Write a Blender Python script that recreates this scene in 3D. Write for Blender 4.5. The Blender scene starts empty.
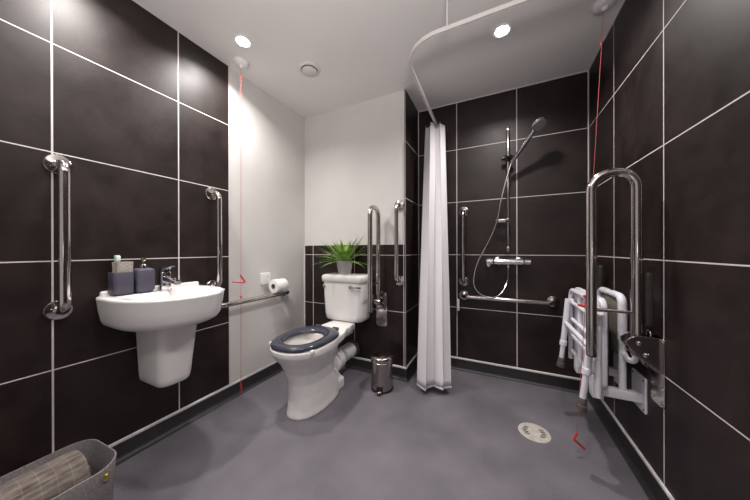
import bpy, bmesh, math, random
from mathutils import Vector, Matrix, Euler
PI = math.pi
random.seed(7)
sc = bpy.context.scene
COL = sc.collection
W, D1, D2, R, C = -1.651, 1.888, 2.255, 0.590, -0.639     # wall planes
YB, ZT = -1.10, 2.28                                     # wall behind, ceiling
EYE = 1.02
DX0, DX1, DZ = -1.45, .38, 2.15

CEIL_FILL, BACK_FILL, UX = 12.5, .2, .28  # strengths of the added ceiling fill and the fill from behind
# ------------------------------------------------------------------ materials
def new_mat(name):
    m = bpy.data.materials.new(name); m.use_nodes = True
    return m, m.node_tree, m.node_tree.nodes['Principled BSDF']
def setp(b, **k):
    for n, v in k.items():
        n = n.replace('_', ' ')
        if n in b.inputs: b.inputs[n].default_value = v
def simple(name, col, rough=.5, metal=0., spec=.5, **k):
    m, nt, b = new_mat(name)
    b.inputs['Base Color'].default_value = (*col, 1)
    setp(b, Roughness=rough, Metallic=metal, Specular_IOR_Level=spec, **k)
    return m
def N(nt, t, **k):
    n = nt.nodes.new(t)
    for a, v in k.items(): setattr(n, a, v)
    return n
def math_node(nt, op, a, b=None, c=None):
    n = N(nt, 'ShaderNodeMath', operation=op)
    for i, v in enumerate((a, b, c)):
        if v is None: continue
        if isinstance(v, (int, float)): n.inputs[i].default_value = v
        else: nt.links.new(v, n.inputs[i])
    return n.outputs[0]
def noisy(name, c1, c2, scale, rough=.6, detail=4, metal=0., bump=0., spec=.5, stretch=None, lo=.35, hi=.65):
    m, nt, b = new_mat(name)
    tc = N(nt, 'ShaderNodeTexCoord'); src = tc.outputs['Object']
    if stretch:
        mp = N(nt, 'ShaderNodeMapping'); mp.inputs['Scale'].default_value = stretch
        nt.links.new(src, mp.inputs[0]); src = mp.outputs[0]
    nz = N(nt, 'ShaderNodeTexNoise'); nz.inputs['Scale'].default_value = scale; nz.inputs['Detail'].default_value = detail
    nt.links.new(src, nz.inputs['Vector'])
    r = N(nt, 'ShaderNodeValToRGB'); e = r.color_ramp.elements
    e[0].position, e[1].position = lo, hi
    e[0].color, e[1].color = (*c1, 1), (*c2, 1)
    nt.links.new(nz.outputs['Fac'], r.inputs[0]); nt.links.new(r.outputs[0], b.inputs['Base Color'])
    setp(b, Roughness=rough, Metallic=metal, Specular_IOR_Level=spec)
    if bump:
        bp = N(nt, 'ShaderNodeBump'); bp.inputs['Strength'].default_value = bump; bp.inputs['Distance'].default_value = .002
        nt.links.new(nz.outputs['Fac'], bp.inputs['Height']); nt.links.new(bp.outputs[0], b.inputs['Normal'])
    return m

def tile_mat(name, axis, u0, pitch, z0=.976, zp=.45, vw=.0030, hw=.0023, noline=False):
    m, nt, b = new_mat(name)
    g = N(nt, 'ShaderNodeNewGeometry'); s = N(nt, 'ShaderNodeSeparateXYZ'); nt.links.new(g.outputs['Position'], s.inputs[0])
    u = s.outputs['X' if axis == 'x' else 'Y']; z = s.outputs['Z']
    du = math_node(nt, 'PINGPONG', math_node(nt, 'ADD', math_node(nt, 'SUBTRACT', u, u0), pitch*20), pitch/2)
    dz = math_node(nt, 'PINGPONG', math_node(nt, 'ADD', math_node(nt, 'SUBTRACT', z, z0), zp*20), zp/2)
    lv = math_node(nt, 'LESS_THAN', du, 0 if noline else vw); lh = math_node(nt, 'LESS_THAN', dz, hw)
    mask = math_node(nt, 'MAXIMUM', lv, lh)
    # cloudy stone-effect porcelain, its own tone shift from tile to tile
    n1 = N(nt, 'ShaderNodeTexNoise'); n1.inputs['Scale'].default_value = 6.0; n1.inputs['Detail'].default_value = 8; n1.inputs['Roughness'].default_value = .62
    n2 = N(nt, 'ShaderNodeTexNoise'); n2.inputs['Scale'].default_value = 55; n2.inputs['Detail'].default_value = 3
    nt.links.new(g.outputs['Position'], n1.inputs['Vector']); nt.links.new(g.outputs['Position'], n2.inputs['Vector'])
    mixn = math_node(nt, 'ADD', math_node(nt, 'MULTIPLY', n1.outputs['Fac'], .75), math_node(nt, 'MULTIPLY', n2.outputs['Fac'], .25))
    r = N(nt, 'ShaderNodeValToRGB'); e = r.color_ramp.elements
    e[0].position, e[1].position = .36, .68
    e[0].color = (.0085, .0044, .0041, 1); e[1].color = (.0265, .0155, .0143, 1)
    nt.links.new(mixn, r.inputs[0])
    mx = N(nt, 'ShaderNodeMix', data_type='RGBA'); nt.links.new(mask, mx.inputs[0])
    nt.links.new(r.outputs[0], mx.inputs[6]); mx.inputs[7].default_value = (.66, .60, .59, 1)
    nt.links.new(mx.outputs[2], b.inputs['Base Color'])
    rr = math_node(nt, 'ADD', math_node(nt, 'MULTIPLY', n1.outputs['Fac'], .24), TILE_ROUGH-.035)
    rg = math_node(nt, 'MAXIMUM', rr, math_node(nt, 'MULTIPLY', mask, .8)); nt.links.new(rg, b.inputs['Roughness'])
    bp = N(nt, 'ShaderNodeBump'); bp.inputs['Strength'].default_value = .22; bp.inputs['Distance'].default_value = .0015
    nt.links.new(mixn, bp.inputs['Height']); nt.links.new(bp.outputs[0], b.inputs['Normal'])
    setp(b, Specular_IOR_Level=.42)
    return m
TILE_ROUGH = .37
M = {}
M['tile_left'] = tile_mat('dark_tile_left', 'y', .3627, .4603)
M['tile_right'] = tile_mat('dark_tile_right', 'y', 1.3746, .4599)
M['tile_shower'] = tile_mat('dark_tile_shower', 'x', -.3026, .4494)
M['tile_toilet'] = tile_mat('dark_tile_toilet', 'x', -1.5516, .4482)
M['tile_return'] = tile_mat('dark_tile_return', 'y', 0, 9, noline=True)
M['paint'] = noisy('white_wall_paint', (.64, .615, .60), (.68, .655, .64), 3, .75)
M['ceiling'] = noisy('ceiling_paint', (.76, .73, .72), (.79, .76, .75), 2, .85)
M['grout'] = simple('white_grout', (.66, .61, .60), .7)
M['edge'] = simple('tile_edge_trim', (.34, .30, .29), .5)
M['cap'] = simple('cap_strip_white', (.72, .68, .67), .5)
M['plastic'] = simple('white_plastic', (.78, .77, .78), .35)
M['ceramic'] = simple('white_ceramic', (.80, .775, .765), .12)
M['chrome'] = simple('polished_steel', (.62, .575, .555), .13, 1)
M['chromeb'] = simple('bright_chrome', (.78, .77, .78), .07, 1)
M['steel'] = simple('brushed_steel', (.40, .355, .34), .20, 1)
M['darkmetal'] = simple('dark_metal', (.05, .045, .045), .35, .8)
M['seatblue'] = simple('blue_grey_seat_plastic', (.045, .048, .066), .16)
M['slate'] = simple('slate_blue_matt', (.060, .055, .084), .55)
M['red'] = simple('red_plastic', (.62, .035, .03), .4)
M['redcord'] = simple('red_cord', (.55, .10, .09), .7)
M['rubber'] = simple('grey_rubber', (.085, .072, .068), .7)
M['seatwhite'] = simple('white_coated_tube', (.74, .73, .78), .3)
M['pad'] = simple('grey_pad', (.20, .185, .155), .6)
M['darkpad'] = simple('dark_grey_pad', (.026, .022, .017), .7)
M['pot'] = simple('pale_grey_pot', (.42, .40, .40), .7)
M['soil'] = noisy('soil', (.02, .014, .01), (.05, .035, .025), 90, .9)
M['paper'] = noisy('toilet_paper', (.80, .79, .78), (.86, .85, .84), 60, .9)
M['card'] = simple('cardboard', (.36, .22, .12), .9)
M['felt'] = noisy('grey_felt', (.125, .112, .113), (.225, .204, .206), 220, .95, detail=3, bump=.4)
M['brass'] = simple('brass', (.55, .40, .10), .3, 1)
M['brush'] = simple('pale_green_plastic', (.25, .62, .42), .4)
M['cloth'] = noisy('beige_knit', (.24, .21, .185), (.52, .48, .44), 260, .95, detail=2, bump=.8)
M['drain'] = noisy('drain_steel', (.44, .40, .36), (.58, .53, .48), 30, .45)
M['hole'] = simple('dark_opening', (.01, .009, .009), .8)
M['water'] = simple('toilet_water', (.62, .57, .48), .05)
M['duct'] = simple('vent_white', (.70, .67, .66), .5)

def curtain_mat():
    m, nt, b = new_mat('white_curtain_fabric')
    setp(b, Base_Color=(.89, .865, .89, 1), Roughness=.7)
    tr = N(nt, 'ShaderNodeBsdfTranslucent'); tr.inputs[0].default_value = (.88, .86, .88, 1)
    mx = N(nt, 'ShaderNodeMixShader'); mx.inputs[0].default_value = .25
    out = nt.nodes['Material Output']
    nt.links.new(b.outputs[0], mx.inputs[1]); nt.links.new(tr.outputs[0], mx.inputs[2]); nt.links.new(mx.outputs[0], out.inputs[0])
    return m
M['curtain'] = curtain_mat()
def towel_mat():
    m, nt, b = new_mat('beige_waffle_towel')
    tc = N(nt, 'ShaderNodeTexCoord')
    n1 = N(nt, 'ShaderNodeTexNoise'); n1.inputs['Scale'].default_value = 60; n1.inputs['Detail'].default_value = 4
    mp = N(nt, 'ShaderNodeMapping'); mp.inputs['Scale'].default_value = (1.6, .35, 1.6)
    nt.links.new(tc.outputs['Object'], mp.inputs[0]); nt.links.new(mp.outputs[0], n1.inputs['Vector'])
    r = N(nt, 'ShaderNodeValToRGB'); e = r.color_ramp.elements
    e[0].position, e[1].position = .3, .7; e[0].color = (.055, .042, .036, 1); e[1].color = (.19, .157, .138, 1)
    nt.links.new(n1.outputs['Fac'], r.inputs[0])
    sx = N(nt, 'ShaderNodeSeparateXYZ'); nt.links.new(tc.outputs['Object'], sx.inputs[0])
    band = math_node(nt, 'MULTIPLY', math_node(nt, 'LESS_THAN', math_node(nt, 'PINGPONG', math_node(nt, 'ADD', sx.outputs['Y'], 5.0), .016), .0016), .13)
    mx = N(nt, 'ShaderNodeMix', data_type='RGBA'); nt.links.new(band, mx.inputs[0]); nt.links.new(r.outputs[0], mx.inputs[6]); mx.inputs[7].default_value = (.34, .29, .26, 1)
    nt.links.new(mx.outputs[2], b.inputs['Base Color'])
    bp = N(nt, 'ShaderNodeBump'); bp.inputs['Strength'].default_value = .7; bp.inputs['Distance'].default_value = .003
    nt.links.new(n1.outputs['Fac'], bp.inputs['Height']); nt.links.new(bp.outputs[0], b.inputs['Normal'])
    setp(b, Roughness=.95)
    return m
M['towel'] = towel_mat()
def floor_mat():
    m, nt, b = new_mat('grey_safety_vinyl')
    g = N(nt, 'ShaderNodeNewGeometry')
    n1 = N(nt, 'ShaderNodeTexNoise'); n1.inputs['Scale'].default_value = 260; n1.inputs['Detail'].default_value = 2
    n2 = N(nt, 'ShaderNodeTexNoise'); n2.inputs['Scale'].default_value = 3.2; n2.inputs['Detail'].default_value = 5
    for n in (n1, n2): nt.links.new(g.outputs['Position'], n.inputs['Vector'])
    r = N(nt, 'ShaderNodeValToRGB'); e = r.color_ramp.elements
    e[0].position, e[1].position = .38, .64; e[0].color = (.094, .087, .103, 1); e[1].color = (.220, .205, .232, 1)
    f = math_node(nt, 'ADD', math_node(nt, 'MULTIPLY', n1.outputs['Fac'], .6), math_node(nt, 'MULTIPLY', n2.outputs['Fac'], .4))
    nt.links.new(f, r.inputs[0]); nt.links.new(r.outputs[0], b.inputs['Base Color'])
    vz = N(nt, 'ShaderNodeTexVoronoi'); vz.inputs['Scale'].default_value = 55; nt.links.new(g.outputs['Position'], vz.inputs['Vector'])
    bp = N(nt, 'ShaderNodeBump'); bp.inputs['Strength'].default_value = .15; bp.inputs['Distance'].default_value = .001
    nt.links.new(n1.outputs['Fac'], bp.inputs['Height']); nt.links.new(bp.outputs[0], b.inputs['Normal'])
    setp(b, Roughness=.42, Specular_IOR_Level=.45)
    return m
M['floor'] = floor_mat()
M['skirt'] = noisy('shade_darkened_vinyl_skirting', (.020, .018, .021), (.040, .036, .041), 200, .5, detail=2)  # floor vinyl with the shade at the wall foot put into its colour
def leaf_mat():
    m, nt, b = new_mat('fern_leaf')
    tc = N(nt, 'ShaderNodeTexCoord'); n1 = N(nt, 'ShaderNodeTexNoise'); n1.inputs['Scale'].default_value = 16
    nt.links.new(tc.outputs['Object'], n1.inputs['Vector'])
    r = N(nt, 'ShaderNodeValToRGB'); e = r.color_ramp.elements
    e[0].position, e[1].position = .35, .68; e[0].color = (.07, .17, .025, 1); e[1].color = (.36, .56, .09, 1)
    nt.links.new(n1.outputs['Fac'], r.inputs[0]); nt.links.new(r.outputs[0], b.inputs['Base Color']); setp(b, Roughness=.5)
    return m
M['leaf'] = leaf_mat()
def lamp_mat():
    m, nt, b = new_mat('lit_lamp_lens')
    setp(b, Base_Color=(1, 1, 1, 1), Emission_Color=(1, .965, .92, 1), Emission_Strength=22.0)
    return m
M['lamp'] = lamp_mat()

# ------------------------------------------------------------------ mesh building
class MB:
    def __init__(s): s.v, s.f = [], []
    def add(s, vs, fs):
        o = len(s.v); s.v += [tuple(v) for v in vs]; s.f += [tuple(i+o for i in f) for f in fs]; return s
    def bm(s, bm, mat=None):
        if mat is not None: bm.transform(mat)
        bm.verts.index_update()
        s.add([v.co[:] for v in bm.verts], [[v.index for v in f.verts] for f in bm.faces]); bm.free(); return s
    def box(s, x0, x1, y0, y1, z0, z1, bev=0, seg=2, mat=None):
        b = bmesh.new(); bmesh.ops.create_cube(b, size=1)
        for v in b.verts: v.co = Vector(((x0+x1)/2+v.co.x*(x1-x0), (y0+y1)/2+v.co.y*(y1-y0), (z0+z1)/2+v.co.z*(z1-z0)))
        if bev: bmesh.ops.bevel(b, geom=b.edges[:], offset=bev, segments=seg, affect='EDGES', profile=.5)
        return s.bm(b, mat)
    def prism(s, pts, n, depth, bev=0, seg=2):
        """pts: planar 3-D outline, extruded along n by depth"""
        b = bmesh.new(); n = Vector(n).normalized()*depth
        a = [b.verts.new(p) for p in pts]; c = [b.verts.new(Vector(p)+n) for p in pts]; k = len(pts)
        b.faces.new(a[::-1]); b.faces.new(c)
        for i in range(k): b.faces.new((a[i], a[(i+1) % k], c[(i+1) % k], c[i]))
        bmesh.ops.recalc_face_normals(b, faces=b.faces[:])
        if bev:
            ed = [e for e in b.edges if len(e.link_faces) == 2 and e.calc_face_angle(0) > .6]
            bmesh.ops.bevel(b, geom=ed, offset=bev, segments=seg, affect='EDGES', profile=.5)
        return s.bm(b)
    def loft(s, rings, cap0=True, cap1=True, closed=True):
        k = len(rings[0]); vs = [p for r in rings for p in r]; fs = []
        for i in range(len(rings)-1):
            for j in range(k if closed else k-1):
                a, b2 = i*k+j, i*k+(j+1) % k
                fs.append((a, b2, b2+k, a+k))
        if cap0: fs.append(tuple(range(k-1, -1, -1)))
        if cap1: fs.append(tuple((len(rings)-1)*k+j for j in range(k)))
        return s.add(vs, fs)
    def lathe(s, prof, loc=(0, 0, 0), axis=(0, 0, 1), n=32):
        q = Vector((0, 0, 1)).rotation_difference(Vector(axis).normalized()); loc = Vector(loc)
        rings = [[loc+q @ Vector((max(r, 1e-5)*math.cos(2*PI*j/n), max(r, 1e-5)*math.sin(2*PI*j/n), z)) for j in range(n)] for r, z in prof]
        return s.loft(rings)
    def cyl(s, p0, p1, r, n=20, bev=0):
        p0, p1 = Vector(p0), Vector(p1); L = (p1-p0).length
        pr = [(r, 0), (r, L)] if not bev else [(r-bev, 0), (r-bev*.3, bev*.3), (r, bev), (r, L-bev), (r-bev*.3, L-bev*.3), (r-bev, L)]
        return s.lathe(pr, p0, p1-p0, n)
    def tube(s, path, r, n=14, closed=False, caps=True):
        P = [Vector(p) for p in path]; k = len(P); rings = []
        rad = r if isinstance(r, (list, tuple)) else [r]*k
        T = []
        for i in range(k):
            a = P[(i-1) % k] if (closed or i > 0) else P[i]; b = P[(i+1) % k] if (closed or i < k-1) else P[i]
            T.append((b-a).normalized())
        ref = Vector((0, 0, 1)) if abs(T[0].z) < .9 else Vector((1, 0, 0))
        u = (ref-T[0]*ref.dot(T[0])).normalized()
        for i in range(k):
            if i: u = (T[i-1].rotation_difference(T[i]) @ u); u = (u-T[i]*u.dot(T[i])).normalized()
            w = T[i].cross(u)
            rings.append([P[i]+(u*math.cos(2*PI*j/n)+w*math.sin(2*PI*j/n))*rad[i] for j in range(n)])
        if closed: rings.append(rings[0]); return s.loft(rings, False, False)
        return s.loft(rings, caps, caps)
    def sphere(s, c, r, sx=1, sy=1, sz=1, n=16):
        b = bmesh.new(); bmesh.ops.create_uvsphere(b, u_segments=n*2, v_segments=n, radius=r)
        for v in b.verts: v.co = Vector((v.co.x*sx, v.co.y*sy, v.co.z*sz))+Vector(c)
        return s.bm(b)
def fillet(pts, r, n=8):
    P = [Vector(p) for p in pts]; out = [P[0]]
    rr = r if isinstance(r, (list, tuple)) else [r]*len(P)
    for i in range(1, len(P)-1):
        a, b, c = P[i-1], P[i], P[i+1]; d1, d2 = (a-b).normalized(), (c-b).normalized()
        ang = d1.angle(d2)
        if ang > PI-.02: out.append(b); continue
        t = min(rr[i]/math.tan(ang/2), .499*(a-b).length if i > 1 else .98*(a-b).length, .499*(c-b).length if i < len(P)-2 else .98*(c-b).length)
        rad = t*math.tan(ang/2); ctr = b+(d1+d2).normalized()*(rad/math.sin(ang/2))
        p0, p1 = b+d1*t, b+d2*t; v0, v1 = p0-ctr, p1-ctr; tot = v0.angle(v1); ax = v0.cross(v1).normalized()
        for k in range(n+1): out.append(ctr+Matrix.Rotation(tot*k/n, 3, ax) @ v0)
    out.append(P[-1]); return out
def spline(pts, n=8):
    P = [Vector(p) for p in pts]; P = [P[0]*2-P[1]]+P+[P[-1]*2-P[-2]]; out = []
    for i in range(1, len(P)-2):
        for k in range(n):
            t = k/n; a, b, c, d = P[i-1:i+3]
            out.append(.5*((2*b)+(c-a)*t+(2*a-5*b+4*c-d)*t*t+(3*b-a-3*c+d)*t**3))
    out.append(P[-2]); return out
def rrect(hx, hy, r, n=6, cx=0, cy=0):
    out = []
    for qx, qy, a0 in ((1, 1, 0), (-1, 1, 90), (-1, -1, 180), (1, -1, 270)):
        for k in range(n+1):
            a = math.radians(a0+90*k/n); out.append((cx+qx*(hx-r)+r*math.cos(a), cy+qy*(hy-r)+r*math.sin(a)))
    return out
def sup(t, e): return math.copysign(abs(t)**e, t)

LOC = {}
def build(name, mb, mat, parent=None, world=True, angle=35, flat=False):
    me = bpy.data.meshes.new(name)
    sh = Vector((0, 0, 0))
    if parent is not None and world:
        p = parent
        while p.parent is not None: p = p.parent
        sh = LOC.get(p.name, Vector((0, 0, 0)))
    me.from_pydata([tuple(Vector(v)-sh) for v in mb.v], [], mb.f); me.update()
    b = bmesh.new(); b.from_mesh(me); bmesh.ops.recalc_face_normals(b, faces=b.faces[:]); b.to_mesh(me); b.free()
    me.materials.append(M[mat] if isinstance(mat, str) else mat)
    o = bpy.data.objects.new(name, me); COL.objects.link(o)
    if not flat:
        me.polygons.foreach_set('use_smooth', [True]*len(me.polygons)); me.set_sharp_from_angle(angle=math.radians(angle))
    if parent is not None: o.parent = parent
    return o
def tag(o, label, cat, group=None):
    o['label'] = label; o['category'] = cat
    if group: o['group'] = group
    return o
def thing(name, label, cat, loc=(0, 0, 0), rot=(0, 0, 0), group=None):
    o = bpy.data.objects.new(name, None); COL.objects.link(o); o.empty_display_size = .05
    o.location = loc; o.rotation_euler = rot; LOC[o.name] = Vector(loc)
    return tag(o, label, cat, group)
def struct(name, mb, mat, **k):
    o = build(name, mb, mat, **k); o['kind'] = 'structure'; return o
def remeshed(o, voxel, smooth=4):
    m = o.modifiers.new('fuse', 'REMESH'); m.mode = 'VOXEL'; m.voxel_size = voxel; m.use_smooth_shade = True
    s = o.modifiers.new('smooth', 'SMOOTH'); s.iterations = smooth; s.factor = .5
    bpy.context.view_layer.update()
    dg = bpy.context.evaluated_depsgraph_get(); me = bpy.data.meshes.new_from_object(o.evaluated_get(dg))
    o.modifiers.clear(); o.data = me
    me.polygons.foreach_set('use_smooth', [True]*len(me.polygons)); return o

# ------------------------------------------------------------------ room shell
struct('floor', MB().box(W-.13, R+.13, YB-.13, D2+.13, -.12, 0), 'floor', flat=True)
struct('ceiling', MB().box(W-.13, R+.13, YB-.13, D2+.13, ZT, ZT+.12), 'ceiling', flat=True)
struct('wall_left', MB().box(W-.13, W, YB, 1.126, 0, ZT), 'tile_left', flat=True)
struct('wall_left_plain', MB().box(W-.13, W-.006, 1.126, D1+.2, 0, ZT), 'paint', flat=True)
struct('wall_right', MB().box(R, R+.13, YB, D2+.13, 0, ZT), 'tile_right', flat=True)
struct('wall_shower', MB().box(C-.008, R, D2, D2+.13, 0, ZT), 'tile_shower', flat=True)
struct('wall_return', MB().box(C-.008, C, D1-.002, D2, 0, ZT), 'tile_return', flat=True)
struct('wall_toilet', MB().box(W-.006, C-.008, D1, D2, 0, 1.061), 'tile_toilet', flat=True)
struct('wall_toilet_plain', MB().box(W-.006, C-.008, D1+.006, D2, 1.061, ZT), 'paint', flat=True)
# the wall behind has an invented wide opening that lets in soft fill light
struct('wall_back', MB().box(W-.13, DX0, YB-.13, YB, 0, ZT).box(DX1, R+.13, YB-.13, YB, 0, ZT).box(DX0, DX1, YB-.13, YB, DZ, ZT), 'paint', flat=True)
# white edge trims and sealant beads
struct('trim_1', MB().box(W-.004, W+.002, 1.124, 1.131, .1, ZT), 'grout', flat=True)
struct('trim_2', MB().box(C-.004, C+.001, D1-.0035, D1-.0015, .1, ZT), 'edge', flat=True)
struct('trim_3', MB().box(R-.006, R, D2-.006, D2, .1, ZT), 'grout', flat=True)
struct('trim_4', MB().box(C, C+.005, D2-.005, D2, .1, ZT), 'grout', flat=True)
struct('trim_5', MB().box(C, R, D2-.005, D2, ZT-.006, ZT), 'grout', flat=True)
struct('trim_6', MB().box(R-.004, R, YB, D2, ZT-.005, ZT), 'grout', flat=True)
struct('trim_7', MB().box(W-.006, W+.003, D1-.003, D1, .1, 1.061), 'grout', flat=True)
# coved vinyl skirting with a white capping strip, mitred at the corners
PATH = [(W, YB), (W, 1.126), (W, D1), (C, D1), (C, D2), (R, D2), (R, YB)]
NAMES = ['left', 'left_plain', 'toilet', 'return', 'shower', 'right', 'back']
def miter(i):
    n = len(PATH); p = Vector(PATH[i]); d0 = (p-Vector(PATH[i-1])).normalized(); d1 = (Vector(PATH[(i+1) % n])-p).normalized()
    n0, n1 = Vector((d0.y, -d0.x)), Vector((d1.y, -d1.x)); m = n0+n1
    return m/(1+n0.dot(n1))
cove = [(0, 0), (.030, 0)]+[(.003+.027*(1-math.sin(a)), .027*(1-math.cos(a))) for a in [math.radians(15*k) for k in range(1, 7)]]+[(.003, .086), (0, .086)]
capp = [(0, .084), (.006, .084), (.008, .087), (.008, .097), (.005, .100), (0, .100)]
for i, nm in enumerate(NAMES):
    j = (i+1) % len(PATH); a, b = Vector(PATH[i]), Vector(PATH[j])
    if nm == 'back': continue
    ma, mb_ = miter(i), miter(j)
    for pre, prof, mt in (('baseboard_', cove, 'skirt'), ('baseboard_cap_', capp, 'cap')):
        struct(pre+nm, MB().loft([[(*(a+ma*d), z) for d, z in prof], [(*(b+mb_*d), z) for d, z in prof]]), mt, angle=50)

# ------------------------------------------------------------------ grab rails
def grab_rail(label, loc, rot, L, group, r=.0165, off=.072):
    t = thing('grab_rail', label, 'grab rail', loc, rot, group)
    build('bar', MB().tube(fillet([(0, -.008, 0), (0, -off, 0), (0, -off, L), (0, -.008, L)], .042, 10), r, 18), 'chrome', t, world=False)
    for z in (0, L):
        f = build('flange', MB().lathe([(.041, 0), (.041, .004), (.038, .008), (.022, .011), (.019, .013), (.017, .013)], (0, 0, z), (0, -1, 0), 36), 'chrome', t, world=False)
    return t
GR = 'polished grab rails on the walls'
H90 = PI/2
grab_rail('tall polished vertical grab rail on dark tile at the near side of the washbasin', (W, .378, .771), (0, 0, H90), .608, GR, r=.0185, off=.071)
grab_rail('vertical polished grab rail on dark tile between the washbasin and the plain white wall', (W, 1.012, .785), (0, 0, H90), .598, GR)
grab_rail('horizontal polished rail under the toilet roll on the white side wall', (W, 1.012, .664), (0, H90, H90), .605, GR)
grab_rail('vertical polished grab rail above the pedal bin, beside the tiled corner', (-.690, D1, .775), (0, 0, 0), .598, GR)
grab_rail('vertical polished grab rail in the shower beside the white curtain', (-.245, D2, .752), (0, 0, 0), .590, GR)
grab_rail('horizontal polished grab rail across the shower wall below the mixer valve', (-.245, D2, .633), (0, H90, 0), .625, GR)

# ------------------------------------------------------------------ hinged drop-down support rails, stowed upright
def drop_rail(label, loc, rot):
    t = thing('drop_down_rail', label, 'support rail', loc, rot, 'hinged drop-down support rails')
    a, b, zt, r = -.066, -.213, 1.365, .019
    build('loop_tube', MB().tube(fillet([(0, a, .58), (0, a, zt-r), (0, b, zt-r), (0, b, .557)], .0685, 12), r, 20), 'chrome', t, world=False)
    build('end_cap', MB().lathe([(.0183, 0), (.0183, .004), (.012, .008), (0, .009)], (0, b, .557), (0, 0, -1), 20), 'darkmetal', t, world=False)
    build('cross_bar', MB().cyl((0, a+.012, .757), (0, b-.012, .757), .0075, 14), 'chrome', t, world=False)
    pl = build('wall_plate', MB().prism([(x, 0, z) for x, z in rrect(.048, .14, .02, 5, 0, .535)], (0, -1, 0), .005, .001, 1), 'chrome', t, world=False)
    for x in (-.034, .034):
        for z in (.415, .47, .655):
            build('screw', MB().lathe([(.0065, 0), (.006, .003), (.002, .005), (0, .005)], (x, -.005, z), (0, -1, 0), 12), 'chromeb', pl, world=False)
    prof = [(-.004, .668), (-.078, .668), (-.096, .660), (-.108, .645), (-.106, .628), (-.094, .612), (-.030, .540), (-.018, .530), (-.004, .530)]
    for x in (-.031, .028):
        c = build('hinge_cheek', MB().prism([(x, y, z) for y, z in prof], (1, 0, 0), .0035, .0008, 1), 'steel', t, world=False)
        sgn = -1 if x < 0 else 1
        for y, z in ((-.070, .640), (-.050, .595)):
            build('pivot_bolt', MB().lathe([(.009, 0), (.009, .004), (.006, .007), (0, .008)], (x if sgn < 0 else x+.0035, y, z), (sgn, 0, 0), 14), 'chromeb', c, world=False)
    build('hinge_web', MB().box(-.028, .028, -.045, -.040, .545, .665, .001), 'steel', t, world=False)
    build('pivot_block', MB().cyl((-.027, -.068, .606), (.027, -.068, .606), .024, 24, .003), 'steel', t, world=False)
    build('spring_rod', MB().tube(fillet([(.014, -.03, .66), (.014, -.03, .69), (-.014, -.03, .69), (-.014, -.03, .66)], .012), .003, 8), 'chrome', t, world=False)
    return t
drop_rail('polished hinged support rail folded upright on the wall beside the toilet cistern', (-.845, D1, 0), (0, 0, 0))
drop_rail('large polished hinged support rail folded upright in front of the white shower seat', (R, 1.408, 0), (0, 0, -H90))

# ------------------------------------------------------------------ washbasin
def D_ring(z, s=1., hu=.226, vf=.415, vc=.13, cy=.701, n=72, back=True, sv=None):
    out = []; sv = s if sv is None else sv
    for k in range(n):
        a = 2*PI*k/n; c, si = math.cos(a), math.sin(a)
        if si >= 0: u, v = hu*sup(c, 2/2.25), vc+(vf-vc)*sup(si, 2/2.25)
        else: u, v = hu*sup(c, 2/9), vc+vc*sup(si, 2/9)
        v = v*sv if v > vc else v
        out.append((W+.0005+v, cy+u*s, z))
    return out
def bowl_ring(z, hu, hv, vc, cy=.708, n=72):
    return [(W+vc+hv*sup(math.sin(2*PI*k/n), .9), cy+hu*sup(math.cos(2*PI*k/n), .9), z) for k in range(n)]
ba = thing('wash_basin', 'white wall-hung washbasin with a half pedestal on the dark tiled wall', 'washbasin', (W, .722, .36))
mb = MB()
mb.loft([D_ring(.652, .60, sv=.66), D_ring(.655, .70, sv=.75), D_ring(.664, .80, sv=.85), D_ring(.680, .895, sv=.925), D_ring(.700, .935, sv=.955), D_ring(.750, .972, sv=.98), D_ring(.795, .995, sv=.996),
         D_ring(.801, 1.), D_ring(.807, .992, sv=.993), D_ring(.810, .975, sv=.98),
         bowl_ring(.809, .188, .140, .262), bowl_ring(.801, .178, .132, .262), bowl_ring(.74, .170, .108, .255), bowl_ring(.705, .11, .07, .25), bowl_ring(.694, .03, .025, .25)])
bowl = build('bowl', mb, 'ceramic', ba, angle=50)
# raised shelf along the wall
sh = MB(); rings = []
for z, e in ((.803, 0), (.822, 0), (.828, .002), (.831, .006)):
    rings.append([(W+.001+v, .708+u, z) for u, v in rrect(.212-e, .0135-e/2, .010, 5, 0, .0135)])
build('upstand', sh.loft(rings), 'ceramic', ba, angle=50)
build('waste_plug', MB().lathe([(.022, 0), (.022, .004), (.016, .007), (0, .008)], (W+.25, .708, .694), (0, 0, 1), 24), 'chromeb', ba)
pd = MB(); rings = []
for z, hu, v in ((.36, .056, .215), (.364, .065, .228), (.372, .071, .234), (.40, .074, .240), (.52, .080, .254), (.62, .085, .268), (.70, .089, .275)):
    rings.append([(W+.0005+vv, .700+u, z) for u, vv in rrect(hu, v/2, .042, 6, 0, v/2)])
build('pedestal', pd.loft(rings), 'ceramic', ba, angle=60)

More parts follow.
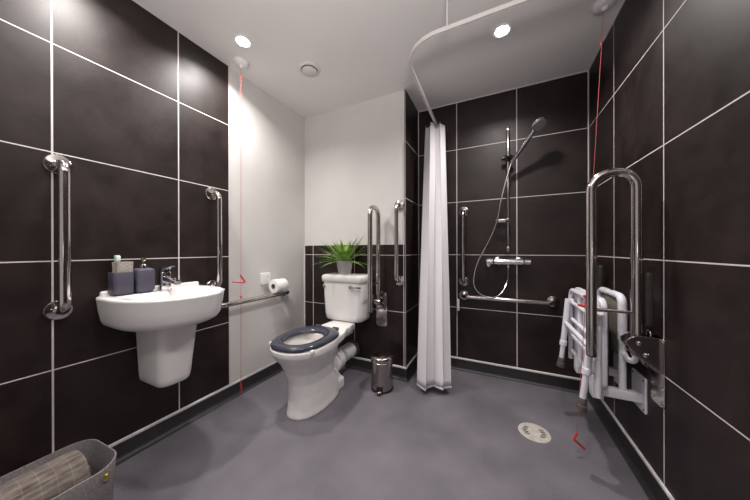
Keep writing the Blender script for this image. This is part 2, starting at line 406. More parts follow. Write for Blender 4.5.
tp = thing('mixer_tap', 'chrome single-lever mixer tap at the back of the white washbasin', 'tap', (-1.567, .705, .793))
X, Y = -1.575, .718
mb = MB(); mb.loft([[(X+x*s, Y+y*s, z+.0178) for x, y in rrect(.024, .0235, .009, 4)] for z, s in ((.793, 1.12), (.797, 1.12), (.799, 1), (.872, .98), (.886, .95), (.890, .85))])
build('body', mb, 'chromeb', tp)
build('spout', MB().loft([[(X+x, Y+y, zc+.0178+z) for y, z in rrect(hw, hh, .006, 3)] for x, zc, hw, hh in ((.01, .855, .019, .015), (.06, .850, .018, .013), (.105, .842, .017, .011), (.125, .837, .016, .009))]), 'chromeb', tp)
build('aerator', MB().cyl((X+.108, Y, .8575), (X+.108, Y, .8435), .011, 18, .002), 'chromeb', tp)
build('lever', MB().loft([[(X+x, Y+y, zc+.0178+z) for y, z in rrect(hw, hh, .003, 3)] for x, zc, hw, hh in ((-.026, .896, .018, .010), (.0, .899, .022, .012), (.03, .906, .018, .008), (.06, .916, .014, .0045), (.078, .920, .012, .0035))]), 'chromeb', tp)

def squircle(mb, cx, cy, hx, hy, r, levels):
    mb.loft([[(cx+x, cy+y, z) for x, y in rrect(hx-e, hy-e, max(r-e*.5, .004), 6)] for z, e in levels]); return mb
z0 = .8108
th = thing('toothbrush_holder', 'slate blue square tumbler on the washbasin holding a cloth and toothbrush', 'tumbler', (-1.588, .560, z0))
cx, cy = -1.588, .552
mb = squircle(MB(), cx, cy, .035, .038, .015, ((z0, .012), (z0+.003, .008), (z0+.014, 0), (z0+.105, 0), (z0+.1075, .001), (z0+.1075, .003), (z0+.104, .004), (z0+.02, .004), (z0+.02, .03)))
build('cup', mb, 'slate', th, angle=40)
mb = MB()
for k in range(4):   # folded knit cloth standing up in the tumbler
    x = cx-.019+k*.0135
    mb.loft([[(x+a+.002*math.sin(z*90+k), cy+.006+b, z) for a, b in rrect(.0062, .030-.001*(k % 2), .005, 4)] for z in (z0+.03, z0+.06, z0+.09, z0+.12, z0+.150, z0+.1545)])
tag(build('knit_face_cloth', mb, 'cloth'), 'folded beige knitted cloth standing in the slate blue tumbler', 'cloth')
tb = thing('toothbrush', 'pale green toothbrush behind the beige cloth in the tumbler', 'toothbrush', (cx-.03, cy-.018, z0+.03))
tb2 = MB().tube([(cx-.029, cy-.010, z0+.022), (cx-.031, cy-.008, z0+.10), (cx-.035, cy-.004, z0+.155)], [.005, .004, .0045], 10)
build('handle', tb2, 'brush', tb)
build('head', MB().box(cx-.041, cx-.029, cy-.012, cy+.008, z0+.152, z0+.186, .004), 'brush', tb)
build('bristles', MB().box(cx-.029, cx-.019, cy-.010, cy+.006, z0+.158, z0+.183, .002), 'plastic', tb)
sd = thing('soap_dispenser', 'slate blue soap dispenser with a steel pump beside the tap', 'soap dispenser', (-1.583, .645, z0))
cx, cy = -1.585, .634
mb = squircle(MB(), cx, cy, .036, .038, .017, ((z0, .014), (z0+.003, .009), (z0+.016, 0), (z0+.108, 0), (z0+.116, .004), (z0+.121, .013), (z0+.122, .02)))
build('bottle', mb, 'slate', sd, angle=40)
build('pump_collar', MB().lathe([(.017, 0), (.017, .014), (.014, .017), (.006, .018), (.005, .03), (.005, .038)], (cx, cy, z0+.122), n=24), 'steel', sd)
build('pump_head', MB().lathe([(.008, 0), (.0105, .002), (.0105, .012), (.008, .016), (0, .017)], (cx, cy, z0+.156), n=20).tube([(cx, cy, z0+.166), (cx+.03, cy-.008, z0+.167), (cx+.045, cy-.012, z0+.160)], [.0055, .005, .0038], 10), 'steel', sd)

# ------------------------------------------------------------------ white side wall: spur plate, toilet roll
fs = thing('switch_plate', 'square white connection plate on the white wall above the toilet roll', 'switch', (W-.006, 1.430, .793))
build('face_plate', MB().prism([(W-.006, 1.430+a, .793+b) for a, b in rrect(.043, .046, .006, 4)], (1, 0, 0), .012, .002), 'plastic', fs)
build('flex_outlet', MB().cyl((W+.006, 1.447, .815), (W+.0105, 1.447, .815), .005, 14, .001), 'pot', fs)
yr0, yr1, xr, zr, rr = 1.435, 1.545, W+.078, .664+.0165+.0535, .053
tr = thing('toilet_roll', 'white toilet roll resting on the horizontal polished rail', 'toilet roll', (xr, (yr0+yr1)/2, zr))
mb = MB(); prof = [(.021, 0), (.048, 0), (rr-.001, .001), (rr, .003), (rr, .107), (rr-.001, .109), (.048, .110), (.021, .110), (.021, 0)]
q = []
n = 40
for rad, h in prof: q.append([(xr+rad*math.cos(2*PI*k/n), yr0+h, zr+rad*math.sin(2*PI*k/n)) for k in range(n)])
build('paper', mb.loft(q, False, False), 'paper', tr, angle=40)
mb = MB(); q = []
for rad, h in ((.0205, -.001), (.0205, .111), (.019, .111), (.019, -.001), (.0205, -.001)): q.append([(xr+rad*math.cos(2*PI*k/n), yr0+h, zr+rad*math.sin(2*PI*k/n)) for k in range(n)])
build('core', mb.loft(q, False, False), 'card', tr)

# ------------------------------------------------------------------ toilet
TX = -1.108
to = thing('toilet', 'white close-coupled toilet with a dark blue-grey seat against the half-tiled wall', 'toilet', (TX, 1.45, 0))
def egg(z, yf, yb, hw, e=2.3, n=64, eb=3.0):
    yc = yf+(yb-yf)*.48; out = []
    for k in range(n):
        a = 2*PI*k/n; c, s = math.cos(a), math.sin(a)
        if s < 0: out.append((TX+hw*sup(c, 2/e), yc+(yc-yf)*sup(s, 2/e), z))
        else: out.append((TX+hw*sup(c, 2/e), yc+(yb-yc)*sup(s, 2/eb), z))
    return out
pan = MB()
pan.loft([egg(.0, 1.145, 1.57, .118), egg(.012, 1.145, 1.57, .118), egg(.05, 1.152, 1.57, .113), egg(.12, 1.160, 1.55, .112), egg(.20, 1.160, 1.50, .114), egg(.27, 1.142, 1.49, .129),
          egg(.325, 1.112, 1.49, .150), egg(.37, 1.076, 1.50, .168), egg(.390, 1.062, 1.505, .176), egg(.405, 1.052, 1.505, .180), egg(.436, 1.049, 1.505, .180), egg(.440, 1.056, 1.50, .174),
          egg(.439, 1.095, 1.43, .128), egg(.40, 1.100, 1.42, .120), egg(.33, 1.14, 1.38, .09), egg(.27, 1.19, 1.33, .05)])
led = [(-.165, 1.40), (-.150, 1.50), (-.112, 1.60), (-.104, 1.735), (.104, 1.735), (.112, 1.60), (.150, 1.50), (.165, 1.40)]
pan.prism([(TX+x, y, .392) for x, y in led], (0, 0, 1), .051, .008)
pan.prism([(TX+x*.8, y, .36) for x, y in led[1:-1]], (0, 0, 1), .05, .006)
pan.tube(spline([(TX, 1.43, .30), (TX, 1.52, .20), (TX, 1.575, .145), (TX, 1.62, .165), (TX, 1.665, .180)], 6), .056, 24)
pan.box(TX-.090, TX+.090, 1.50, 1.600, 0, .085, .015)
pan.prism([(TX-.07, 1.47, .06), (TX-.07, 1.595, .06), (TX-.07, 1.58, .10), (TX-.07, 1.47, .20)], (1, 0, 0), .14, .01)
p_ = build('pan', pan, 'ceramic', to); remeshed(p_, .0055, 6)
build('bowl_water', MB().loft([egg(.315, 1.152, 1.37, .078)], True, False), 'water', to)
# seat ring
ring = []
n = 72
for k in range(n):
    a = 2*PI*k/n; c, s = math.cos(a), math.sin(a)
    eo = 2.35; yo = 1.274
    if s < 0: po = Vector((TX+.175*sup(c, 2/eo), yo+.222*sup(s, 2/eo), 0))
    else: po = Vector((TX+.175*sup(c, 2/eo), yo+.225*sup(s, 2/3.4), 0))
    pi_ = Vector((TX+.104*sup(c, 2/2.2), 1.262+.140*sup(s, 2/2.2), 0))
    m_ = []
    for t, h in ((0, .447), (0, .455), (.06, .463), (.2, .470), (.5, .472), (.8, .468), (.95, .460), (1, .450), (1, .447)):
        v = po.lerp(pi_, t); m_.append((v.x, v.y, h))
    ring.append(m_)
ring.append(ring[0])
mbs = MB(); mbs.loft([[r_[i] for r_ in ring[:-1]] for i in range(9)]+[[r_[0] for r_ in ring[:-1]]], False, False)
seat = build('seat', mbs, 'seatblue', to, angle=60)
for s in (-1, 1):
    build('hinge', MB().cyl((TX+s*.075-.022, 1.500, .457), (TX+s*.075+.022, 1.500, .457), .013, 16, .003).box(TX+s*.075-.014, TX+s*.075+.014, 1.46, 1.502, .443, .466, .004), 'seatblue', seat)
    build('buffer', MB().box(TX+s*.162-.009, TX+s*.162+.009, 1.13, 1.155, .422, .446, .003), 'plastic', seat)
# cistern
ci = MB(); rings = []
for z, hw, dep, e in ((.446, .148, .165, 0), (.451, .161, .176, 0), (.464, .170, .186, 0), (.50, .175, .190, 0), (.60, .181, .193, 0), (.70, .186, .195, 0), (.765, .188, .196, 0)):
    rings.append([(TX-.004+x, D1-.002-dep/2+y, z) for x, y in rrect(hw, dep/2, .042, 6)])
cis = build('cistern', ci.loft(rings), 'ceramic', to, angle=50)
li = MB(); rings = []
for z, e in ((.762, .004), (.765, 0), (.798, -.001), (.810, .003), (.817, .010), (.820, .022)):
    rings.append([(TX-.004+x, D1-.002-.103+y, z) for x, y in rrect(.196-e, .103-e, .034, 6)])
build('cistern_lid', li.loft(rings), 'ceramic', to, angle=60)
yf = D1-.198
lx = TX+.090
lev = build('flush_lever', MB().lathe([(.017, 0), (.017, .006), (.012, .012), (.010, .024), (0, .026)], (lx, yf, .729), (0, -1, 0), 20)
            .loft([[(lx+x, yf-.020+y, .729+z) for y, z in rrect(hy, hz, .003, 3)] for x, hy, hz in ((-.005, .005, .008), (.03, .004, .006), (.06, .0045, .0075), (.088, .004, .009), (.094, .003, .007))]), 'chromeb', cis)
build('overflow_cap', MB().lathe([(.014, 0), (.014, .006), (.009, .010), (0, .011)], (TX-.165, yf, .727), (0, -1, 0), 18), 'chromeb', cis)
pc = MB()
cc = MB().lathe([(.060, 0), (.070, .004), (.073, .012), (.073, .026), (.066, .034), (.064, .042), (.074, .046), (.075, .056), (.066, .062), (.062, .068), (.060, .076), (.060, .245)], (TX-.012, 1.600, .172), (0, 1, .0), 36)
wc = build('pan_connector', cc, 'plastic', to, angle=45)
build('wall_seal', MB().lathe([(.062, 0), (.068, .004), (.068, .018)], (TX-.012, D1-.020, .172), (0, 1, 0), 30), 'rubber', wc)

# fern in pot on the cistern
px, py, pz = -1.140, 1.790, .8205
fp = thing('potted_fern', 'bushy green fern in a pale grey pot on the toilet cistern', 'plant', (px, py, pz))
build('pot', MB().lathe([(.050, 0), (.053, .003), (.058, .045), (.0595, .046), (.068, .105), (.0685, .108), (.066, .109), (.064, .106), (.063, .09), (.0, .088)], (px, py, pz), n=40), 'pot', fp, angle=50)
build('soil', MB().lathe([(.060, 0), (.058, .006), (.03, .010), (0, .011)], (px, py, pz+.088), n=24), 'soil', fp)
fo = MB(); rnd = random.Random(12)
NF = 52
for k in range(NF):
    az = 2*PI*k*.381966+rnd.uniform(-.2, .2); t_ = (k+.5)/NF
    elev = math.radians(76-64*t_+rnd.uniform(-8, 8)); L = rnd.uniform(.19, .32)*(1.0 if t_ > .3 else .75)
    d = Vector((math.cos(az)*math.cos(elev), math.sin(az)*math.cos(elev), math.sin(elev)))
    if py+d.y*L > D1-.02: d.y = max(0, (D1-.03-py)/L); d.normalize()
    base = Vector((px+math.cos(az)*.02, py+math.sin(az)*.02, pz+.095))
    pts = []; sag = rnd.uniform(.02, .07)*(.3+t_)
    for i in range(13):
        s = i/12; p = base+d*L*s; p.z -= sag*s*s*1.3; p.y = min(p.y, D1-.016); pts.append(p)
    side = d.cross(Vector((0, 0, 1))).normalized() if abs(d.z) < .98 else Vector((1, 0, 0))
    if max(p.x for p in pts) > -.880: continue
    fo.tube(pts, [.0016*(1-.7*i/12) for i in range(13)], 4)
    for i in range(2, 13):
        s = i/12; p = pts[i]; tang = (pts[i]-pts[i-1]).normalized(); w = (.030 if i < 10 else .022)*math.sin(PI*min(1, .25+.72*s))*rnd.uniform(.8, 1.15)
        for sg in (-1, 1):
            for sub in (0, .5):
                q0 = p-tang*(L/12)*sub; dirn = (side*sg+tang*.75+Vector((0, 0, rnd.uniform(-.15, .25)))).normalized()
                tip = q0+dirn*w; mid = q0+dirn*w*.45; up = tang.cross(dirn).normalized()*.0010; wd = tang*.0048
                if tip.y > D1-.012 or tip.x > -.885: continue
                fo.add([q0, mid+wd, tip, mid-wd, mid+up], [(0, 1, 4), (1, 2, 4), (2, 3, 4), (3, 0, 4)])
build('foliage', fo, 'leaf', fp, flat=True)

# ------------------------------------------------------------------ pedal bin
bx, by = -.760, 1.700
bn = thing('pedal_bin', 'small polished steel pedal bin on the floor beside the toilet', 'bin', (bx, by, 0))
build('base', MB().lathe([(.080, 0), (.084, .003), (.084, .016), (.081, .019)], (bx, by, 0), n=40), 'darkmetal', bn)
build('body', MB().lathe([(.080, .0), (.080, .184), (.082, .186), (.082, .192), (.080, .194), (.080, .210)], (bx, by, .016), n=48), 'steel', bn)
build('lid', MB().lathe([(.083, 0), (.083, .010), (.080, .016), (.060, .024), (.03, .025), (0, .026)], (bx, by, .226), n=48), 'steel', bn, angle=50)
dv = Vector((.20, -.98, 0)).normalized(); sv = Vector((-dv.y, dv.x, 0)); cb = Vector((bx, by, .016))
mb = MB(); mb.prism([cb+dv*a+sv*b+Vector((0, 0, .004)) for a, b in ((.070, -.016), (.112, -.020), (.118, -.014), (.118, .014), (.112, .020), (.070, .016))], (0, 0, 1), .009, .002)
build('pedal', mb, 'steel', bn)
build('pedal_slot', MB().prism([cb+dv*.0815+sv*b+Vector((0, 0, z)) for b, z in ((-.024, -.010), (.024, -.010), (.024, .030), (-.024, .030))], dv, .003), 'hole', bn)

# ------------------------------------------------------------------ ceiling fittings
LIGHTS = [(-1.373, 1.028), (.033, 1.627), (-1.365, .47-.02), (.033, .45), (-.66, -.55)]  # the last two are unseen, added for even brightness
LABS = ['round lit downlight in the ceiling above the washbasin, near the white pull-cord switch', 'round lit downlight in the ceiling inside the shower track', None, None, None]
for i, (x, y) in enumerate(LIGHTS):
    lab = LABS[i] or ['round lit downlight in the ceiling over the near grab rail, outside the view', 'added lit downlight in the ceiling on the shower side, outside the view', 'added lit downlight in the ceiling behind the camera, outside the view'][i-2]
    d = thing('ceiling_downlight', lab, 'downlight', (x, y, ZT), group='recessed ceiling downlights')
    build('trim_ring', MB().lathe([(.044, .0), (.050, .0), (.052, .002), (.050, .005), (.044, .006), (.041, .004)], (x, y, ZT), (0, 0, -1), 40), 'plastic', d)
    build('lens', MB().lathe([(.041, .001), (.041, .0035), (.03, .0045), (0, .005)], (x, y, ZT), (0, 0, -1), 36), 'lamp', d)
vx, vy = -1.168, 1.388
ve = thing('ceiling_vent', 'round white extract vent in the ceiling above the toilet', 'vent', (vx, vy, ZT))
build('outer_ring', MB().lathe([(.074, 0), (.074, .004), (.070, .009), (.058, .013), (.054, .010), (.052, .0)], (vx, vy, ZT), (0, 0, -1), 44), 'duct', ve)
build('centre_disc', MB().lathe([(.02, 0), (.02, .012), (.050, .014), (.050, .018), (.046, .021), (0, .023)], (vx, vy, ZT), (0, 0, -1), 40), 'duct', ve)

def pull_cord(label, cx, cy, pts, handles, beads):
    t = thing('emergency_pull_cord', label, 'pull cord', (cx, cy, ZT), group='red emergency pull cords')
    build('ceiling_switch', MB().lathe([(.050, 0), (.050, .006), (.046, .016), (.036, .024), (.014, .027), (.010, .036), (.006, .040), (0, .041)], (cx, cy, ZT), (0, 0, -1), 40), 'plastic', t)
    build('cord', MB().tube(pts, .0012, 8), 'redcord', t)
    for b in beads: build('connector', MB().sphere(b, .006, 1, 1, 1.8, 8), 'red', t)
    for h, kind in handles:
        build('pull_handle', MB().tube(fillet(h, .006, 5), .0052, 10), 'red', t, angle=60)
    return t
ra = math.radians(25.6); RX = Vector((math.cos(ra), math.sin(ra), 0)); FY = Vector((-math.sin(ra), math.cos(ra), 0)); UZ = Vector((0, 0, 1))
cx, cy = -1.538, 1.137
top = Vector((cx, cy, ZT-.038))
mid = Vector((cx-.006, cy, .822)); bot = Vector((cx-.010, cy, .125))
tri = [mid+RX*-.004+UZ*.030, mid+RX*.026+FY*.01-UZ*.022, mid-RX*.052-FY*.012-UZ*.014]
bar = [bot, bot+RX*.004-UZ*.03, bot-UZ*.062]
pull_cord('red pull cord hanging from the ceiling in front of the plain white wall', cx, cy, [top, mid, bot-UZ*.05], [(tri, 0), (bar, 1)], [top-UZ*.075, Vector((cx-.006, cy, .705))])
cx, cy = .503, 1.672
top = Vector((cx-.004, cy, ZT-.038)); mid = Vector((.3665, 1.440, .8096)); bot = Vector((.3580, 1.550, .117))
tri = [mid-RX*.036-UZ*.040, mid-RX*.004-UZ*.050, mid+RX*.003-UZ*.012, mid-RX*.010+UZ*.002]
bar = [bot, bot-RX*.015-UZ*.034, bot+RX*.033-UZ*.077-FY*.005]
pull_cord('red pull cord hanging from the ceiling past the folded white shower seat', cx, cy, [top, mid, bot], [(tri, 0), (bar, 1)], [top-(top-mid)*.13])

# ------------------------------------------------------------------ shower curtain and track
rt = thing('curtain_rail', 'white L-shaped curtain track hung below the ceiling around the shower', 'curtain rail', (-.455, 1.24, 2.10))
pth = fillet([(-.458, D2-.004, 2.085), (-.446, 1.25, 2.085), (R-.004, 1.25, 2.085)], .19, 18)
mb = MB(); rings = []
for i, p in enumerate(pth):
    a = pth[max(i-1, 0)]; b = pth[min(i+1, len(pth)-1)]; tg = (b-a).normalized(); nn = Vector((tg.y, -tg.x, 0))
    rings.append([p+nn*u+UZ*w for u, w in ((.008, -.011), (.008, .010), (.006, .012), (-.006, .012), (-.008, .010), (-.008, -.011), (-.003, -.011), (-.003, -.007), (.003, -.007), (.003, -.011))])
trk = build('track', mb.loft(rings), 'cap', rt, angle=40)
build('hanger_rod', MB().cyl((-.211, 1.25, 2.096), (-.211, 1.25, ZT), .0035, 10), 'plastic', rt)
build('wall_bracket', MB().box(-.476, -.440, D2-.012, D2, 2.063, 2.107, .003), 'cap', rt)
build('wall_bracket', MB().box(R-.012, R, 1.222, 1.258, 2.063, 2.107, .003), 'cap', rt)

cu = thing('shower_curtain', 'white shower curtain gathered at the wall end of the track', 'curtain', (-.43, 2.05, .05))
mb = MB(); nz, ns = 46, 180; grid = []
for i in range(nz+1):
    t = i/nz; z = 2.054-(2.054-.060)*t; tt = t**.85
    yc = 2.100-.330*tt; xc = -.452+.060*tt; X = .155+.085*tt; B = .028+.002*tt
    row = []
    for j in range(ns+1):
        s = j/ns; ph = 2*PI*2.05*s+.9
        n_ = B*math.sin(ph+.7*math.sin(2.2*t)+.5*s*t)*(1+.35*math.sin(5*s+1))
        x = xc+X*(s-.5)*.96-.27*n_+.010*math.sin(2*ph+1)
        y = yc+X*(s-.5)*.27+.96*n_+.010*math.sin(5*t+4*s)*tt
        zz = z+.012*math.sin(ph*1.3+.7)*(1-t)**8
        row.append((x, y, zz))
    grid.append(row)
mb.loft(grid, False, False, closed=False)
cb_ = build('fabric', mb, 'curtain', cu, angle=180)
sm = cb_.modifiers.new('thickness', 'SOLIDIFY'); sm.thickness = .0015
hm = MB()
hm.loft([[(x, y-.0015, z+.001) for x, y, z in grid[-1]], [(x, y-.0015, z-.014) for x, y, z in grid[-1]]], False, False, closed=False)
hb = build('hem', hm, 'curtain', cu, angle=180); s2 = hb.modifiers.new('thickness', 'SOLIDIFY'); s2.thickness = .003
tg_ = MB().box(-.300, -.282, D2-.020, D2-.002, .50, .60, .003)
tag(build('curtain_tieback', tg_, 'cap'), 'short pale strap on the shower wall at the right edge of the curtain', 'curtain tieback')

# ------------------------------------------------------------------ shower fittings
rx, ry = .085, 2.205
rr_ = thing('shower_riser_rail', 'slim chrome vertical riser rail on the dark shower wall above the mixer valve', 'riser rail', (rx, D2, 1.0))
build('rail', MB().cyl((rx, ry, 1.0), (rx, ry, 1.972), .0105, 20, .002), 'chrome', rr_)
for z in (1.03, 1.945):
    build('wall_bracket', MB().cyl((rx, ry-.014, z), (rx, D2, z), .013, 20, .002), 'chrome', rr_)
sl = build('slider', MB().cyl((rx, ry, 1.70), (rx, ry, 1.752), .020, 20, .003).cyl((rx-.012, ry, 1.726), (rx-.045, ry-.004, 1.726), .014, 18, .003).tube([(rx, ry-.01, 1.726), (rx+.02, ry-.035, 1.722)], .016, 14), 'darkmetal', rr_)
hc = build('hose_clip', MB().box(rx-.088, rx+.012, ry-.030, ry-.012, 1.228, 1.256, .004).cyl((rx, ry, 1.222), (rx, ry, 1.262), .016, 18, .002), 'chrome', rr_)
hx = Vector((.104, 2.165, 1.672)); hd = Vector((.266, 2.055, 1.882))
ax = (hd-hx).normalized(); nrm = Vector((.35, -.55, -.75)).normalized(); nrm = Vector((.34, -.42, -.84)).normalized()
hs = thing('hand_shower', 'chrome hand shower with a round head tilted from the riser rail', 'shower head', tuple(hx))
build('handle', MB().tube([hx, hx+ax*.03, hx+ax*.12, hx+ax*.20, hd-ax*.045], [.012, .0145, .0155, .0150, .0135], 18), 'chromeb', hs)
hdm = build('head', MB().lathe([(.0, -.012), (.03, -.011), (.046, -.006), (.051, .002), (.050, .009), (.046, .011)], hd, nrm, 40), 'chromeb', hs, angle=60)
build('spray_face', MB().lathe([(.0455, 0), (.045, .0022), (.03, .003), (0, .003)], hd+nrm*.0105, nrm, 36), 'pot', hdm)
hose = [hx-ax*.0, (.092, 2.165, 1.632), (.058, 2.165, 1.495), (.030, 2.165, 1.366), (.006, 2.165, 1.235), (-.046, 2.155, 1.095), (-.117, 2.145, .955), (-.152, 2.135, .845), (-.158, 2.128, .748), (-.128, 2.128, .688), (-.068, 2.128, .655), (-.008, 2.128, .655), (.045, 2.138, .700), (.076, 2.165, .775), (.083, 2.185, .868), (.084, 2.19, .905)]
tag(build('shower_hose', MB().tube(spline(hose, 8), .0062, 10), 'chrome'), 'flexible silver hose looping from the hand shower down to the mixer valve', 'shower hose')
vv = thing('shower_mixer_valve', 'horizontal chrome bar mixer valve below the riser rail', 'shower valve', (rx, D2, .925))
vz, vy_ = .925, 2.185
build('body', MB().lathe([(.018, 0), (.0235, .003), (.0235, .150), (.0235, .197), (.020, .2)], (-.015, vy_, vz), (1, 0, 0), 28), 'chromeb', vv)
k1 = build('control_knob', MB().lathe([(.020, 0), (.024, .004), (.025, .030), (.026, .050), (.022, .054)], (-.071, vy_, vz), (1, 0, 0), 28), 'chromeb', vv)
build('knob_lever', MB().loft([[(-.052+x, vy_-.012+y, z) for x, y in rrect(h, .007, .004, 3)] for z, h in ((.935, .016), (.905, .015), (.890, .012), (.886, .009))]), 'chromeb', k1)
build('control_knob', MB().lathe([(.018, 0), (.022, .003), (.022, .040), (.019, .044)], (.190, vy_, vz), (1, 0, 0), 28), 'chromeb', vv)
for x in (.01, .16):
    build('wall_union', MB().lathe([(.030, 0), (.030, .006), (.017, .010), (.014, .05), (.014, .065)], (x, D2, vz+.004), (0, -1, 0), 26), 'chromeb', vv)
build('hose_outlet', MB().cyl((.084, vy_, vz-.018), (.084, vy_, vz-.045), .011, 16, .002), 'chromeb', vv)

# ------------------------------------------------------------------ fold-up shower seat
ss = thing('shower_bench', 'white tubular wall-mounted shower seat folded up with grey-footed legs hanging', 'shower seat', (R, 1.66, .30))
YC = 1.66
for sg in (-1, 1):
    yc_ = YC-.105 if sg < 0 else YC+.105
    wp = build('wall_plate', MB().prism([(R, yc_+a, .378+b) for a, b in rrect(.062, .078, .008, 4)], (-1, 0, 0), .007, .0015), 'seatwhite', ss)
    for a in (-.048, .048):
        for b in (-.064, .064): build('screw', MB().lathe([(.005, 0), (.005, .002), (0, .004)], (R-.007, yc_+a, .378+b), (-1, 0, 0), 10), 'steel', wp)
    ya = YC-.130 if sg < 0 else YC+.130
    build('support_arm', MB().box(.425, R-.006, ya-.018, ya+.018, .338, .378, .004), 'seatwhite', ss)
# back frame
xf = .520; y0, y1 = 1.528, 1.792
build('back_frame', MB().tube(fillet([(xf, y0, .36), (xf, y0, .800), (xf, y1, .800), (xf, y1, .36)], .035, 8), .0135, 16), 'seatwhite', ss)
for y in (y0, y1): build('frame_sleeve', MB().tube(fillet([(xf, y, .605), (xf, y, .800), (xf, y+(.10 if y == y0 else -.10), .802)], .036, 8), .0165, 16), 'seatwhite', ss)
build('back_pad', MB().prism([(xf-.008, YC+a, .655+b) for a, b in rrect(.116, .128, .04, 6)], (1, 0, 0), .024, .005), 'pad', ss)
# arms folded upright
for sg in (-1, 1):
    m = lambda y: YC+sg*(YC-y) if sg > 0 else y
    ax_ = build('armrest_tube', MB().tube(fillet([(xf, m(1.535), .560), (xf+.006, m(1.500), .530), (xf+.020, m(1.470), .530), (xf+.028, m(1.462), .60), (xf+.029, m(1.461), .735)], .018, 6), .0115, 14), 'seatwhite', ss)
    yy = sorted((m(1.384), m(1.414)))
    build('armrest_pad', MB().prism([(.545, sum(yy)/2+a, .816+b) for a, b in rrect(.0165, .110, .014, 5)], (1, 0, 0), .020, .005), 'darkpad', ss)
    build('pad_bracket', MB().box(.545, .560, min(m(1.40), m(1.468)), max(m(1.40), m(1.468)), .714, .730, .002), 'darkpad', ss)
# seat panel, folded up, underside to the room
xs = .440
seatp = build('seat_panel', MB().prism([(xs-.012, 1.698+a, .582+b) for a, b in rrect(.222, .212, .045, 6)], (1, 0, 0), .026, .007), 'seatwhite', ss)
build('seat_cushion', MB().prism([(xs+.014, 1.71+a, .582+b) for a, b in rrect(.200, .195, .04, 6)], (1, 0, 0), .014, .005), 'rubber', ss)
xu = .414
build('under_frame', MB().tube(fillet([(xu, 1.462, .352), (xu, 1.462, .775), (xu, YC+.258, .775), (xu, YC+.258, .352)], .05, 8), .0125, 14), 'seatwhite', ss)
for z in (.70, .60, .50, .41):
    build('under_rail', MB().cyl((xu, 1.462, z), (xu, YC+.258, z), .0105, 14), 'seatwhite', ss)
for y in (YC-.06, YC+.09):
    build('under_rail', MB().cyl((xu+.004, y, .37), (xu+.004, y, .775), .0105, 14), 'seatwhite', ss)
for y in (YC-.13, YC+.13): build('hinge_bracket', MB().box(.405, .448, y-.028, y+.028, .325, .405, .005), 'seatwhite', ss)
LEGP = {}
for a, b in (((.400, 1.450, .735), (.353, 1.455, .295)), ((.392, 1.880, .720), (.357, 1.885, .315))):
    a, b = Vector(a), Vector(b); d_ = (b-a).normalized()
    lg = build('leg', MB().tube([a, a+d_*.10, a+d_*.27], .0150, 16).tube([a+d_*.25, b-d_*.0], .0125, 16), 'seatwhite', ss)
    build('collar', MB().tube([a+d_*.255, a+d_*.258, a+d_*.284, a+d_*.287], [.016, .0185, .0185, .016], 16), 'seatwhite', lg)
    build('rubber_foot', MB().tube([b-d_*.045, b-d_*.040, b-d_*.015, b-d_*.012, b+d_*.010, b+d_*.013], [.015, .0175, .0175, .0205, .0215, .019], 18), 'rubber', lg)
    build('leg_pivot', MB().cyl(a+Vector((-.004, 0, -.012)), a+Vector((.030, 0, -.008)), .012, 14, .002), 'seatwhite', lg)
build('leg_brace', MB().cyl((.384, 1.450, .575), (.380, 1.882, .575), .0120, 14), 'seatwhite', ss)

# ------------------------------------------------------------------ floor drain
dx, dy = .190, 1.650
dr = thing('floor_drain', 'round pale metal drain grate in the grey shower floor', 'drain', (dx, dy, 0))
build('rim', MB().lathe([(.070, 0), (.079, 0), (.078, .002), (.072, .0035), (.068, .003)], (dx, dy, .0), n=48), 'drain', dr)
gr = build('grate', MB().lathe([(.070, .0), (.070, .0025), (0, .003)], (dx, dy, 0), n=48), 'drain', dr)
for sg in (-1, 1):
    for k in range(5):
        y = (k-2)*.0145; xx = sg*(.047-.05*abs(k-2)*.11)
        mbx = MB(); c_ = Vector((dx, dy, .0028)); u = RX; w_ = Vector((-RX.y, RX.x, 0))
        u, w_ = Vector((math.cos(.0), math.sin(.0), 0)), Vector((0, 1, 0))
        p = c_+u*xx+w_*y
        mbx.prism([p+u*a+w_*b for a, b in rrect(.0125, .0036, .0034, 3)], UZ, .0008)
        build('slot', mbx, 'hole', gr)

# ------------------------------------------------------------------ felt basket with rolled towel
bx0, bx1, by0, by1, bh = -1.446, -1.172, -.18, .415, .287
bcx, bcy, bhx, bhy = (bx0+bx1)/2, (by0+by1)/2, (bx1-bx0)/2, (by1-by0)/2
fb = thing('felt_basket', 'soft grey felt storage basket on the floor with a rolled towel inside', 'basket', (bcx, bcy, 0))
def bring(z, e, s=1.):
    out = []
    for x, y in rrect(bhx*s-e, bhy*s-e, .085-e, 10):
        wob = .006*math.sin(y*19+1)*z/bh
        zz = z+(.010*math.sin(x*11+y*7) if z > .2 else 0)
        out.append((bcx+x+wob, bcy+y+.004*math.sin(x*31)*z/bh, zz))
    return out
build('shell', MB().loft([bring(.0, .004, .94), bring(.004, .0, .945), bring(.10, 0, .97), bring(.20, 0, .985), bring(bh-.002, 0, 1), bring(bh, .001, 1), bring(bh, .004, 1), bring(bh-.003, .005, 1), bring(.10, .005, .97), bring(.012, .005, .945)]), 'felt', fb, angle=60)
rvt = Vector((-1.182, .370, .262))
build('rivet', MB().lathe([(.011, 0), (.011, .002), (.008, .005), (0, .006)], rvt+Vector((.0035, .0015, 0)), (.88, .47, .0), 18), 'brass', fb)
mb = MB(); rings = []; tcx, tcz, n = bcx-.012, .236, 48
ys = [-.14, -.135]+[-.10+.03*k for k in range(15)]+[.345, .352, .354]
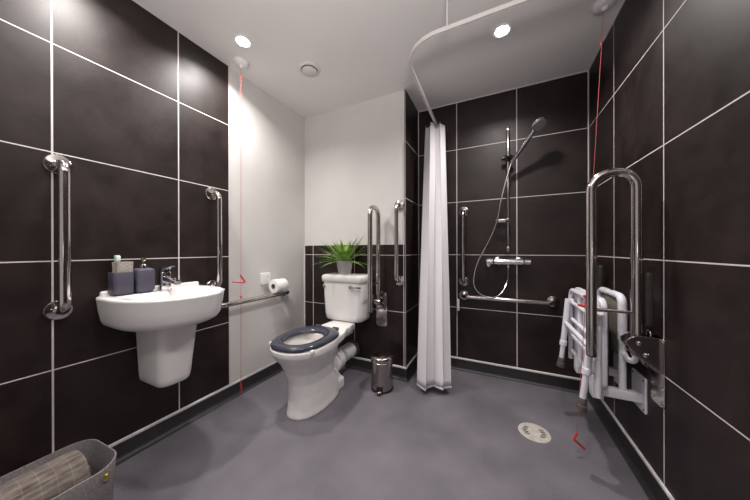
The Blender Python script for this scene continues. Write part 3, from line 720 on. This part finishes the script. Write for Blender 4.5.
for y in ys:
    edge = .82 if y in (-.14, .354) else (.95 if y in (-.135, .352) else 1)
    row = []
    for k in range(n):
        a = 2*PI*k/n; rad = .074*edge*(1+.035*math.sin(2*a+y*4)+.02*math.sin(5*a+9*y)+.014*math.sin(y*70+1.3*a))
        row.append((tcx+rad*math.cos(a)*1.16, y, tcz+rad*math.sin(a)+.008*math.sin(6*y)))
    rings.append(row)
tw = thing('rolled_towel', 'rolled beige waffle towel lying in the grey felt basket', 'towel', (tcx, .1, tcz-.075))
roll = build('roll', mb.loft(rings), 'towel', tw, angle=60)
sp = []
for k in range(60):
    a = k*.33; rad = .010+.0028*k*.33; sp.append((tcx+rad*math.cos(a)*1.1, .3545, tcz+.006+rad*math.sin(a)))
build('end_spiral', MB().tube(sp, .0035, 6), 'towel', tw)
mb = MB(); rings = []
for y in [-.14+.03*k for k in range(16)]:
    rings.append([(bcx+.012+(.095)*math.cos(2*PI*k/32), y*.98, .080+(.060+.003*math.sin(y*40))*math.sin(2*PI*k/32)) for k in range(32)])
tw2 = tag(build('folded_towel', mb.loft(rings), 'towel', angle=60), 'second beige towel packed low in the felt basket beneath the rolled one', 'towel')

ul = thing('added_fill_light', 'added half-bowl fill light on the wall behind, outside the view', 'added fill light', (UX, YB, 1.05))  # unseen fixture added to brighten the ceiling
build('fill_light_bowl', MB().loft([[(UX+(.28-e)*math.cos(PI*k/24), YB+(.56-e)*.98*math.sin(PI*k/24), z) for k in range(25)] for z, e in ((.96, .07), (.98, .04), (1.05, .005), (1.08, 0), (1.08, .004), (1.05, .01), (.99, .045))], True, True), 'plastic', ul)
la = bpy.data.lights.new('ceiling_fill_lamp', 'AREA'); la.shape = 'DISK'; la.spread = math.radians(95); la.size = .52; la.energy = CEIL_FILL; la.color = (1, .955, .93)
lo = bpy.data.objects.new('ceiling_fill_lamp', la); COL.objects.link(lo); lo.location = (UX, YB+.275, 1.085)
lo.rotation_euler = Vector((-.42, .62, 1.0)).to_track_quat('-Z', 'Y').to_euler()
# ------------------------------------------------------------------ lights: the ceiling downlights, the last two added for brightness
POWER = [23, 26, 23, 18, 12]
for (x, y), pw in zip(LIGHTS, POWER):
    l = bpy.data.lights.new('downlight_lamp', 'AREA'); l.energy = pw*.215; l.color = (1, .955, .925)
    l.shape = 'DISK'; l.size = .075; l.spread = math.radians(143)
    o = bpy.data.objects.new('downlight_lamp', l); COL.objects.link(o); o.location = (x, y, ZT-.012)

w = bpy.data.worlds.new('World'); sc.world = w; w.use_nodes = True
w.node_tree.nodes['Background'].inputs[0].default_value = (1, .95, .93, 1); w.node_tree.nodes['Background'].inputs[1].default_value = BACK_FILL  # invented fill light entering through the opening behind

# ------------------------------------------------------------------ camera
yw, pi_, ro = (math.radians(a) for a in (25.635, -0.0486, -0.1309))
fw = Vector((-math.sin(yw)*math.cos(pi_), math.cos(yw)*math.cos(pi_), math.sin(pi_)))
r_ = Vector((math.cos(yw), math.sin(yw), 0)); u_ = r_.cross(fw)
r2 = r_*math.cos(ro)+u_*math.sin(ro); u2 = -r_*math.sin(ro)+u_*math.cos(ro)
cam = bpy.data.cameras.new('camera'); cam.sensor_width = 36; cam.lens = 252.24*36/750; cam.clip_start = .02
co = bpy.data.objects.new('camera', cam); COL.objects.link(co)
mw = Matrix((( r2.x, u2.x, -fw.x, 0), (r2.y, u2.y, -fw.y, 0), (r2.z, u2.z, -fw.z, EYE), (0, 0, 0, 1))); co.matrix_world = mw
sc.camera = co
vs = sc.view_settings
vs.view_transform = 'Standard'; vs.look = 'None'; vs.gamma = 1; vs.use_curve_mapping = False; vs.exposure = 1.0
sc.cycles.max_bounces = 12; sc.cycles.diffuse_bounces = 6; sc.cycles.glossy_bounces = 6
sc.cycles.use_denoising = True
